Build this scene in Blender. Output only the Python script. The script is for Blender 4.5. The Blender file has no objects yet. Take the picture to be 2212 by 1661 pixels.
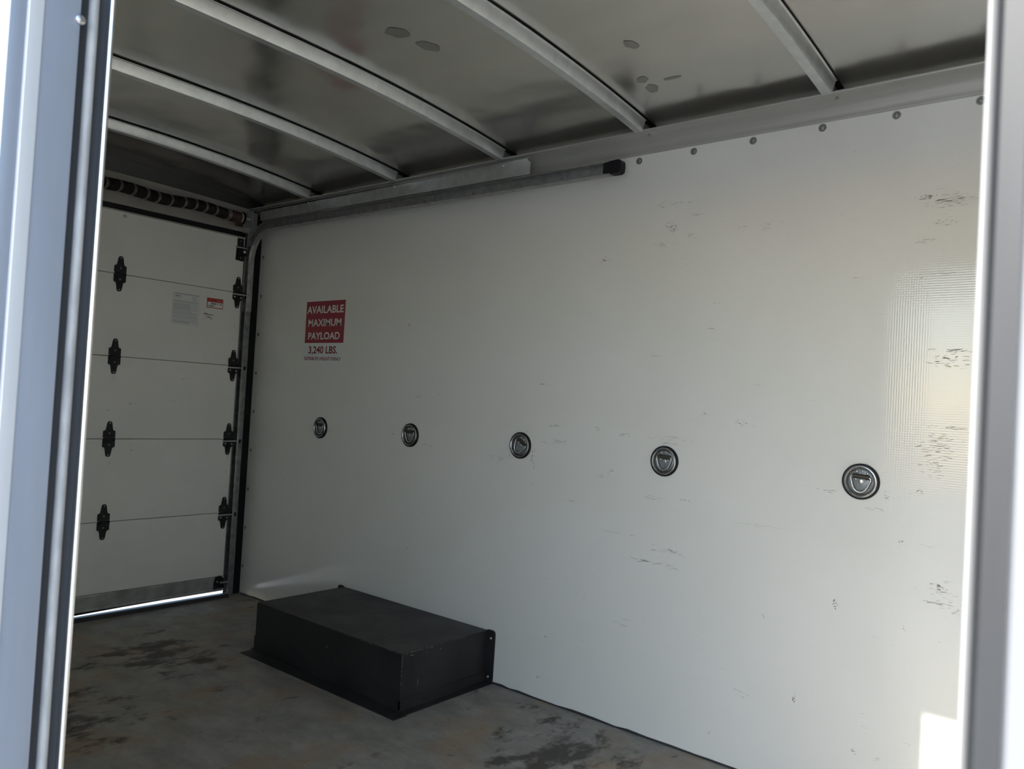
import bpy, math, random
from mathutils import Vector, Matrix

# ------------------------------------------------------------------ camera, sky, sun, exposure
scene = bpy.context.scene
COL = scene.collection
random.seed(11)

cam_data = bpy.data.cameras.new('camera')
cam = bpy.data.objects.new('camera', cam_data)
COL.objects.link(cam)
R_, U_, F_ = Vector((0.77162342, 0.63359518, 0.05616438)), Vector((-0.02846216, -0.0538169, 0.9981451)), Vector((-0.63544252, 0.7717907, 0.02349289))
cam.matrix_world = Matrix(((R_.x, U_.x, -F_.x, 3.67029), (R_.y, U_.y, -F_.y, -2.32910), (R_.z, U_.z, -F_.z, 1.06957), (0, 0, 0, 1)))
cam_data.sensor_width = 36.0
cam_data.lens = 27.6862
cam_data.clip_start = 0.02
cam_data.dof.use_dof = True
cam_data.dof.focus_distance = 3.0
cam_data.dof.aperture_fstop = 9.0
scene.camera = cam

SUN_TRAVEL = Vector((0.267, 1.0, -0.72)).normalized()
world = bpy.data.worlds.new('sky')
scene.world = world
world.use_nodes = True
wn = world.node_tree
wn.nodes.clear()
sky = wn.nodes.new('ShaderNodeTexSky')
sky.sky_type = 'NISHITA'
sky.sun_disc = False
sky.sun_elevation = math.asin(-SUN_TRAVEL.z)
sky.sun_rotation = math.atan2(-SUN_TRAVEL.x, -SUN_TRAVEL.y)
sky.air_density = 1.0
sky.dust_density = 0.6
bg = wn.nodes.new('ShaderNodeBackground')
bg.inputs['Strength'].default_value = 0.30
wo = wn.nodes.new('ShaderNodeOutputWorld')
wn.links.new(sky.outputs[0], bg.inputs['Color'])
wn.links.new(bg.outputs[0], wo.inputs['Surface'])

sun_data = bpy.data.lights.new('sun', 'SUN')
sun_data.energy = 4.1
sun_data.angle = 0.0093
sun_data.color = (1.0, 0.945, 0.85)
sun = bpy.data.objects.new('sun', sun_data)
sun.rotation_euler = SUN_TRAVEL.to_track_quat('-Z', 'Y').to_euler()
COL.objects.link(sun)

scene.view_settings.view_transform = 'Standard'
scene.view_settings.look = 'None'
scene.view_settings.gamma = 1.0
scene.view_settings.use_curve_mapping = False
scene.view_settings.exposure = 0.92
scene.cycles.max_bounces = 9
scene.cycles.diffuse_bounces = 8
scene.cycles.adaptive_threshold = 0.05
scene.cycles.glossy_bounces = 4
scene.cycles.sample_clamp_indirect = 8.0
scene.cycles.use_denoising = True

# ------------------------------------------------------------------ dimensions (metres)
WID = 1.93            # inside width; far wall face at y = 0, near wall face at y = -WID
XF = 4.05             # inside face of the front wall
def crown(y):         # underside of the roof bows
    return 2.0446 - (0.0646 if y > -WID / 2 else 0.010) * (y + WID / 2) ** 2
DEPTH = 0.0385         # depth of a bow
OUT = -2.022          # outside skin of the near wall
DX0, DX1, DZ1 = 2.68, 3.6065, 1.77   # side door opening

# ------------------------------------------------------------------ materials
def mat(name, color, rough=0.5, metal=0.0, spec=0.5, coat=0.0):
    m = bpy.data.materials.new(name)
    m.use_nodes = True
    b = m.node_tree.nodes['Principled BSDF']
    b.inputs['Base Color'].default_value = (*color, 1)
    b.inputs['Roughness'].default_value = rough
    b.inputs['Metallic'].default_value = metal
    b.inputs['Specular IOR Level'].default_value = spec
    b.inputs['Coat Weight'].default_value = coat
    return m
def N(m, t, **kw):
    n = m.node_tree.nodes.new(t)
    for k, v in kw.items():
        if k in n.inputs: n.inputs[k].default_value = v
        else: setattr(n, k, v)
    return n
def L(m, a, b): m.node_tree.links.new(a, b)
def P(m): return m.node_tree.nodes['Principled BSDF']
def coords(m, scale=(1, 1, 1)):
    tc = N(m, 'ShaderNodeTexCoord'); mp = N(m, 'ShaderNodeMapping')
    mp.inputs['Scale'].default_value = scale
    L(m, tc.outputs['Object'], mp.inputs['Vector'])
    return mp.outputs[0]
def noise(m, vec, scale, detail=4, rough=0.55):
    n = N(m, 'ShaderNodeTexNoise'); n.inputs['Scale'].default_value = scale
    n.inputs['Detail'].default_value = detail; n.inputs['Roughness'].default_value = rough
    L(m, vec, n.inputs['Vector']); return n.outputs['Fac']
def ramp(m, fac, stops):
    r = N(m, 'ShaderNodeValToRGB'); e = r.color_ramp.elements
    while len(e) < len(stops): e.new(0.5)
    for i, (p, c) in enumerate(stops):
        e[i].position = p; e[i].color = (*c, 1) if len(c) == 3 else c
    L(m, fac, r.inputs[0]); return r.outputs[0]
def mixc(m, fac, a, b, blend='MIX'):
    x = N(m, 'ShaderNodeMix', data_type='RGBA', blend_type=blend)
    for s, v in ((0, fac), (6, a), (7, b)):
        if isinstance(v, (int, float)): x.inputs[s].default_value = v
        elif isinstance(v, tuple): x.inputs[s].default_value = (*v, 1)
        else: L(m, v, x.inputs[s])
    return x.outputs[2]
def math_(m, op, a, b=None):
    x = N(m, 'ShaderNodeMath', operation=op)
    for i, v in enumerate((a, b)):
        if v is None: continue
        if isinstance(v, (int, float)): x.inputs[i].default_value = v
        else: L(m, v, x.inputs[i])
    return x.outputs[0]
def bump(m, h, strength, dist):
    b = N(m, 'ShaderNodeBump'); b.inputs['Strength'].default_value = strength; b.inputs['Distance'].default_value = dist
    L(m, h, b.inputs['Height']); L(m, b.outputs[0], P(m).inputs['Normal']); return b
def vary(m, base, amt, scale, stretch=(1, 1, 1)):
    """base colour with a soft darker/lighter mottling"""
    f = noise(m, coords(m, stretch), scale, 3)
    lo = tuple(c * (1 - amt) for c in base); hi = tuple(min(1, c * (1 + amt)) for c in base)
    c = ramp(m, f, [(0.3, lo), (0.7, hi)])
    L(m, c, P(m).inputs['Base Color']); return c

# white woven glass-fibre liner
M_liner = mat('white_liner', (0.85, 0.845, 0.81), 0.075, 0, 0.5)
def build_liner(m):
    v = coords(m)
    sep = N(m, 'ShaderNodeSeparateXYZ'); L(m, v, sep.inputs[0])
    k = 2 * math.pi / 0.0065
    h = None
    for ax in (0, 2):
        s = math_(m, 'SINE', math_(m, 'MULTIPLY', sep.outputs[ax], k))
        h = s if h is None else math_(m, 'ADD', h, s)
    bump(m, h, 0.075, 0.0004)
    c = ramp(m, noise(m, v, 2.2, 3, 0.6), [(0.3, (0.835, 0.835, 0.795)), (0.72, (0.875, 0.875, 0.84))])
    # fine long scratches and grime, sparse
    sc = noise(m, coords(m, (9, 9, 130)), 3.0, 2, 0.6)
    msk = noise(m, v, 3.3, 1)
    f = math_(m, 'MULTIPLY', ramp(m, sc, [(0.66, (0, 0, 0)), (0.78, (1, 1, 1))]), ramp(m, msk, [(0.52, (0, 0, 0)), (0.68, (1, 1, 1))]))
    c = mixc(m, math_(m, 'MULTIPLY', f, 0.35), c, (0.25, 0.22, 0.18))
    L(m, c, P(m).inputs['Base Color'])
build_liner(M_liner)

M_door = mat('white_door_panel', (0.84, 0.835, 0.80), 0.38)
vary(M_door, (0.84, 0.835, 0.80), 0.04, 3.0)
M_doorbar = mat('grey_door_bar', (0.42, 0.43, 0.42), 0.45, 0.5)
vary(M_doorbar, (0.42, 0.43, 0.42), 0.25, 14.0)

M_ceil = mat('aluminium_roof_sheet', (0.62, 0.60, 0.55), 0.34, 1.0)
def build_ceil(m):
    v = coords(m)
    n1 = noise(m, coords(m, (1.0, 2.6, 1)), 2.3, 4, 0.6)
    c = ramp(m, n1, [(0.25, (0.68, 0.665, 0.63)), (0.75, (0.76, 0.745, 0.71))])
    L(m, c, P(m).inputs['Base Color'])
    r = ramp(m, noise(m, v, 4.0, 4), [(0.3, (0.17,) * 3), (0.7, (0.26,) * 3)])
    L(m, r, P(m).inputs['Roughness'])
    bump(m, noise(m, coords(m, (1.0, 1.4, 1)), 2.2, 2), 0.6, 0.02)
build_ceil(M_ceil)
M_smudge = mat('roof_smudge', (0.42, 0.41, 0.385), 0.42, 0.9)

def metal(name, col, rough, amt=0.12, scale=30.0, stretch=(1, 1, 1), metalness=1.0):
    m = mat(name, col, rough, metalness); vary(m, col, amt, scale, stretch); return m
M_bow = metal('galvanised_bow', (0.74, 0.76, 0.76), 0.34, 0.08, 26, (1, 1, 1), 0.85)
M_rail = metal('aluminium_rail', (0.47, 0.47, 0.45), 0.42, 0.06, 9, (0.3, 4, 8), 0.3)
M_galv = metal('galvanised_plate', (0.52, 0.535, 0.54), 0.42, 0.14, 24, (1, 1, 1), 0.6)
M_track = metal('worn_track_steel', (0.38, 0.39, 0.39), 0.36, 0.22, 35, (1, 1, 1), 0.6)
M_alum = metal('door_frame_aluminium', (0.34, 0.375, 0.44), 0.40, 0.05, 18, (2, 2, 0.2), 0.2)
M_alum2 = metal('bright_aluminium_edge', (0.80, 0.80, 0.80), 0.25, 0.04, 18)
M_post = metal('shaded_post', (0.033, 0.036, 0.041), 0.5, 0.15, 18, (2, 2, 0.2), 0.0)  # right post face: missing cast shade put into a dark base colour
M_lip = mat('pale_lip', (0.55, 0.55, 0.55), 0.3)
M_flange = mat('grey_flange', (0.22, 0.225, 0.24), 0.4)
M_step = mat('pale_step', (0.75, 0.72, 0.66), 0.5)
M_upper = mat('upper_sheet_dark_reflection', (0.10, 0.10, 0.10), 0.4, 0.6)  # the roof's dark reflections near the rear put into this colour
M_track2 = metal('shaded_track_steel', (0.23, 0.235, 0.24), 0.34, 0.25, 35, (1, 1, 1), 0.6)  # same track steel, with the corner's shade put into a darker colour
M_groove = mat('dark_groove', (0.035, 0.037, 0.042), 0.6)
M_bulb = mat('grey_bulb_seal', (0.42, 0.41, 0.40), 0.55)
vary(M_bulb, (0.42, 0.41, 0.40), 0.2, 60, (1, 1, 0.3))
M_ext = mat('white_outer_skin', (0.82, 0.82, 0.82), 0.35)
M_black = mat('black_post', (0.012, 0.013, 0.014), 0.7, 0, 0.2)
M_hinge = mat('black_hinge_steel', (0.014, 0.015, 0.017), 0.5, 0, 0.35)
vary(M_hinge, (0.014, 0.015, 0.017), 0.3, 90)
M_bolt = metal('zinc_bolt', (0.62, 0.62, 0.62), 0.3, 0.1, 200)
M_dullbolt = mat('dull_rivet', (0.30, 0.30, 0.285), 0.4, 0.6)
M_header = mat('grey_header', (0.40, 0.385, 0.35), 0.5, 0.3)
vary(M_header, (0.40, 0.385, 0.35), 0.12, 5)
M_rubber = mat('black_rubber', (0.010, 0.010, 0.013), 0.55, 0, 0.3)
M_spring = mat('oily_spring_steel', (0.030, 0.025, 0.022), 0.45, 0.5)
vary(M_spring, (0.030, 0.025, 0.022), 0.5, 60)
M_springbare = mat('bare_spring_wire', (0.36, 0.33, 0.28), 0.4, 0.8)
M_rust = mat('rusty_brown_cone', (0.085, 0.045, 0.036), 0.6, 0.2)
vary(M_rust, (0.085, 0.045, 0.036), 0.35, 40)
M_ring = mat('pale_ring', (0.42, 0.41, 0.38), 0.5)
M_zinc = metal('zinc_pan', (0.46, 0.47, 0.475), 0.26, 0.2, 60, (1, 1, 1), 0.9)
M_plate = metal('zinc_plate', (0.25, 0.28, 0.30), 0.4, 0.18, 90, (1, 1, 1), 0.3)
M_dring = metal('zinc_ring', (0.62, 0.64, 0.65), 0.28, 0.10, 70, (1, 1, 1), 0.8)
M_strap = mat('brown_strap', (0.085, 0.075, 0.06), 0.55, 0.5)
vary(M_strap, (0.085, 0.075, 0.06), 0.3, 120)
M_chrome = metal('polished_bar', (0.85, 0.82, 0.77), 0.2, 0.04, 20)

M_box = mat('black_painted_steel', (0.018, 0.018, 0.018), 0.42, 0, 0.4)
def build_box(m):
    v = coords(m)
    n = noise(m, v, 6, 5, 0.65)
    c = ramp(m, n, [(0.3, (0.016, 0.016, 0.0168)), (0.75, (0.038, 0.037, 0.036))])
    sc = noise(m, coords(m, (30, 3, 30)), 3, 3)
    c = mixc(m, ramp(m, sc, [(0.72, (0, 0, 0)), (0.80, (0.4, 0.4, 0.4))]), c, (0.10, 0.09, 0.08))
    L(m, c, P(m).inputs['Base Color'])
    L(m, ramp(m, n, [(0.3, (0.36,) * 3), (0.7, (0.55,) * 3)]), P(m).inputs['Roughness'])
    bump(m, noise(m, v, 45, 2), 0.2, 0.002)
build_box(M_box)
M_chip = mat('bare_chip', (0.36, 0.32, 0.27), 0.5)

M_floor = mat('worn_floor', (0.10, 0.095, 0.085), 0.55)
def build_floor(m):
    v = coords(m)
    base = ramp(m, noise(m, coords(m, (1.2, 2.0, 1)), 5.0, 6, 0.72), [(0.30, (0.20, 0.194, 0.176)), (0.5, (0.29, 0.28, 0.254)), (0.72, (0.39, 0.372, 0.335))])
    tan = ramp(m, noise(m, coords(m, (1.5, 1, 1)), 2.9, 4, 0.65), [(0.50, (0, 0, 0)), (0.64, (0.6, 0.6, 0.6))])
    c = mixc(m, tan, base, (0.34, 0.235, 0.145))
    # oily brown-black stain patches
    st = noise(m, coords(m, (4.0, 2.2, 1)), 2.6, 6, 0.68)
    tc = N(m, 'ShaderNodeTexCoord')
    mk = None
    for (cx, cy, r) in ((0.66, -0.78, 0.34), (1.05, -1.3, 0.4), (2.3, -0.3, 0.35)):
        d = N(m, 'ShaderNodeVectorMath', operation='DISTANCE'); L(m, tc.outputs['Object'], d.inputs[0]); d.inputs[1].default_value = (cx, cy, 0)
        g = N(m, 'ShaderNodeMapRange'); L(m, d.outputs['Value'], g.inputs[0])
        g.inputs[1].default_value = r; g.inputs[2].default_value = 0.0; g.inputs[3].default_value = 0.0; g.inputs[4].default_value = 1.0
        mk = g.outputs[0] if mk is None else math_(m, 'MAXIMUM', mk, g.outputs[0])
    s2 = math_(m, 'ADD', st, math_(m, 'MULTIPLY', mk, 0.22))
    f = ramp(m, s2, [(0.60, (0, 0, 0)), (0.70, (0.85,) * 3)])
    c = mixc(m, f, c, (0.048, 0.036, 0.032))
    # small dark nicks
    sp = noise(m, coords(m, (14, 26, 1)), 2.4, 3, 0.6)
    c = mixc(m, ramp(m, sp, [(0.68, (0, 0, 0)), (0.76, (0.8,) * 3)]), c, (0.03, 0.028, 0.025))
    ls = noise(m, coords(m, (18, 40, 1)), 2.0, 4, 0.6)
    c = mixc(m, ramp(m, ls, [(0.66, (0, 0, 0)), (0.8, (0.3,) * 3)]), c, (0.33, 0.32, 0.29))
    L(m, c, P(m).inputs['Base Color'])
    L(m, ramp(m, st, [(0.3, (0.48,) * 3), (0.7, (0.7,) * 3)]), P(m).inputs['Roughness'])
    bump(m, noise(m, coords(m, (6, 12, 1)), 8, 3), 0.25, 0.004)
build_floor(M_floor)

M_ground = mat('pale_concrete_lot', (0.47, 0.455, 0.43), 0.85)
vary(M_ground, (0.47, 0.455, 0.43), 0.18, 0.35)
M_red = mat('sign_red', (0.36, 0.042, 0.062), 0.45)
M_white = mat('sign_white', (0.80, 0.83, 0.83), 0.4)
M_letw = mat('letter_white', (0.82, 0.83, 0.80), 0.45)
M_letr = mat('letter_red', (0.27, 0.014, 0.028), 0.45)
M_paper = mat('sticker_paper', (0.78, 0.80, 0.79), 0.45)
M_print = mat('sticker_print', (0.42, 0.44, 0.44), 0.5)
M_printd = mat('sticker_dark_print', (0.06, 0.06, 0.065), 0.5)
M_lred = mat('sticker_red', (0.47, 0.055, 0.055), 0.45)
M_s0 = mat('scuff_dark', (0.12, 0.115, 0.11), 0.7)
M_s1 = mat('scuff_brown', (0.36, 0.29, 0.23), 0.7)
M_s2 = mat('scuff_faint', (0.60, 0.59, 0.55), 0.5)
M_s3 = mat('scuff_red', (0.26, 0.07, 0.05), 0.7)
M_s4 = mat('scuff_mid', (0.38, 0.365, 0.33), 0.6)

# ------------------------------------------------------------------ mesh helpers
class MB:
    def __init__(s): s.v = []; s.f = []; s.mi = []; s.mats = []
    def _m(s, m):
        if m is None: return 0
        if m not in s.mats: s.mats.append(m)
        return s.mats.index(m)
    def add(s, vs, fs, m=None):
        o = len(s.v); s.v += [tuple(p) for p in vs]; k = s._m(m)
        for f in fs: s.f.append(tuple(i + o for i in f)); s.mi.append(k)
        return s
    def box(s, a, b, m=None, ch=0.0):
        x0, x1 = sorted((a[0], b[0])); y0, y1 = sorted((a[1], b[1])); z0, z1 = sorted((a[2], b[2]))
        c = min(ch, (x1 - x0) / 2.01, (y1 - y0) / 2.01, (z1 - z0) / 2.01)
        if c <= 0:
            vs = [(x, y, z) for z in (z0, z1) for y in (y0, y1) for x in (x0, x1)]
            return s.add(vs, [(0, 2, 3, 1), (4, 5, 7, 6), (0, 1, 5, 4), (2, 6, 7, 3), (0, 4, 6, 2), (1, 3, 7, 5)], m)
        # chamfered box : 24 verts
        vs = []; idx = {}
        for ix, x in enumerate((x0, x1)):
            for iy, y in enumerate((y0, y1)):
                for iz, z in enumerate((z0, z1)):
                    sx, sy, sz = 1 - 2 * ix, 1 - 2 * iy, 1 - 2 * iz
                    for ax in range(3):
                        p = [x + sx * c, y + sy * c, z + sz * c]; p[ax] = (x, y, z)[ax]
                        idx[(ix, iy, iz, ax)] = len(vs); vs.append(tuple(p))
        fs = []
        for ax in range(3):
            u, w = [k for k in range(3) if k != ax]
            for e in (0, 1):
                q = []
                for a_, b_ in ((0, 0), (1, 0), (1, 1), (0, 1)):
                    k = [0, 0, 0]; k[ax] = e; k[u] = a_; k[w] = b_; q.append(idx[(*k, ax)])
                fs.append(tuple(q))
        for ax in range(3):           # edge chamfers parallel to ax
            u, w = [k for k in range(3) if k != ax]
            for a_ in (0, 1):
                for b_ in (0, 1):
                    k0 = [0, 0, 0]; k1 = [0, 0, 0]; k0[u] = k1[u] = a_; k0[w] = k1[w] = b_; k1[ax] = 1
                    fs.append((idx[(*k0, u)], idx[(*k1, u)], idx[(*k1, w)], idx[(*k0, w)]))
        for ix in (0, 1):
            for iy in (0, 1):
                for iz in (0, 1): fs.append(tuple(idx[(ix, iy, iz, a_)] for a_ in range(3)))
        return s.add(vs, fs, m)
    def prism(s, pts, to3, h0, h1, m=None, closed=True, caps=True):
        """extrude 2-D outline pts; to3(a, b, h) -> xyz"""
        n = len(pts)
        vs = [to3(a, b, h0) for a, b in pts] + [to3(a, b, h1) for a, b in pts]
        fs = [(i, (i + 1) % n, n + (i + 1) % n, n + i) for i in range(n if closed else n - 1)]
        if caps and closed: fs += [tuple(range(n)), tuple(range(2 * n - 1, n - 1, -1))]
        return s.add(vs, fs, m)
    def lathe(s, prof, origin, axis, m=None, seg=24):
        """prof = [(radius, along axis)] revolved"""
        a = Vector(axis).normalized(); e = a.orthogonal().normalized(); g = a.cross(e); o = Vector(origin)
        vs = []; fs = []
        for r, h in prof:
            for k in range(seg):
                t = 2 * math.pi * k / seg
                vs.append(o + a * h + e * (r * math.cos(t)) + g * (r * math.sin(t)))
        for i in range(len(prof) - 1):
            for k in range(seg):
                k2 = (k + 1) % seg
                fs.append((i * seg + k, i * seg + k2, (i + 1) * seg + k2, (i + 1) * seg + k))
        if prof[0][0] > 1e-6: fs.append(tuple(range(seg - 1, -1, -1)))
        if prof[-1][0] > 1e-6: fs.append(tuple(range((len(prof) - 1) * seg, len(prof) * seg)))
        return s.add(vs, fs, m)
    def tube(s, path, r, m=None, seg=10, closed=False):
        path = [Vector(p) for p in path]; n = len(path); vs = []; fs = []
        up = None
        for i, p in enumerate(path):
            t = (path[(i + 1) % n] - path[i - 1]) if closed else (path[min(i + 1, n - 1)] - path[max(i - 1, 0)])
            t.normalize()
            up = t.orthogonal().normalized() if up is None else (up - t * up.dot(t)).normalized()
            w = t.cross(up)
            for k in range(seg):
                a = 2 * math.pi * k / seg; vs.append(p + up * (r * math.cos(a)) + w * (r * math.sin(a)))
        for i in range(n if closed else n - 1):
            j = (i + 1) % n
            for k in range(seg):
                k2 = (k + 1) % seg; fs.append((i * seg + k, i * seg + k2, j * seg + k2, j * seg + k))
        if not closed: fs += [tuple(range(seg - 1, -1, -1)), tuple(range((n - 1) * seg, n * seg))]
        return s.add(vs, fs, m)
    def mesh(s, name, m=None, smooth=False):
        me = bpy.data.meshes.new(name); me.from_pydata(s.v, [], s.f)
        ms = s.mats or [m]
        for q in ms: me.materials.append(q or m)
        if s.mats: me.polygons.foreach_set('material_index', s.mi)
        me.validate(); me.update()
        import bmesh
        b = bmesh.new(); b.from_mesh(me); bmesh.ops.recalc_face_normals(b, faces=b.faces); b.to_mesh(me); b.free()
        if smooth:
            me.polygons.foreach_set('use_smooth', [True] * len(me.polygons))
            me.set_sharp_from_angle(angle=math.radians(38))
        return me
    def build(s, name, m=None, parent=None, smooth=False):
        return link(bpy.data.objects.new(name, s.mesh(name, m, smooth)), parent)

def link(o, parent=None):
    COL.objects.link(o)
    if parent is not None: o.parent = parent
    return o
def inst(name, me, loc, parent, rot=(0, 0, 0), sc=1.0):
    o = bpy.data.objects.new(name, me); o.location = loc; o.rotation_euler = rot
    if sc != 1.0: o.scale = (sc,) * 3
    return link(o, parent)
def tag(o, label, cat=None, group=None, kind=None):
    o['label'] = label
    if cat: o['category'] = cat
    if group: o['group'] = group
    if kind: o['kind'] = kind
    return o
def empty(name, loc=(0, 0, 0)):
    o = bpy.data.objects.new(name, None); o.empty_display_size = 0.1; o.location = loc; return link(o)
def struct(o, label, cat): return tag(o, label, cat, kind='structure')

def text_mesh(txt, bold=0.02):
    cu = bpy.data.curves.new('lettering', 'FONT'); cu.body = txt; cu.size = 1.0; cu.offset = bold; cu.resolution_u = 3
    ob = bpy.data.objects.new('lettering', cu); COL.objects.link(ob)
    dg = bpy.context.evaluated_depsgraph_get(); dg.update()
    me = bpy.data.meshes.new_from_object(ob.evaluated_get(dg))
    bpy.data.objects.remove(ob); bpy.data.curves.remove(cu)
    return me
def lettering(txt, to3, a0, a1, b0, b1, m, parent, bold=0.02):
    """flat letters fitted into the box a0..a1 x b0..b1 of a plane; to3(a, b) -> xyz"""
    me = text_mesh(txt, bold)
    xs = [v.co.x for v in me.vertices]; ys = [v.co.y for v in me.vertices]
    x0, x1, y0, y1 = min(xs), max(xs), min(ys), max(ys)
    for v in me.vertices:
        v.co = to3(a0 + (v.co.x - x0) / (x1 - x0) * (a1 - a0), b0 + (v.co.y - y0) / (y1 - y0) * (b1 - b0))
    me.materials.clear(); me.materials.append(m)
    return link(bpy.data.objects.new('lettering', me), parent)

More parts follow.
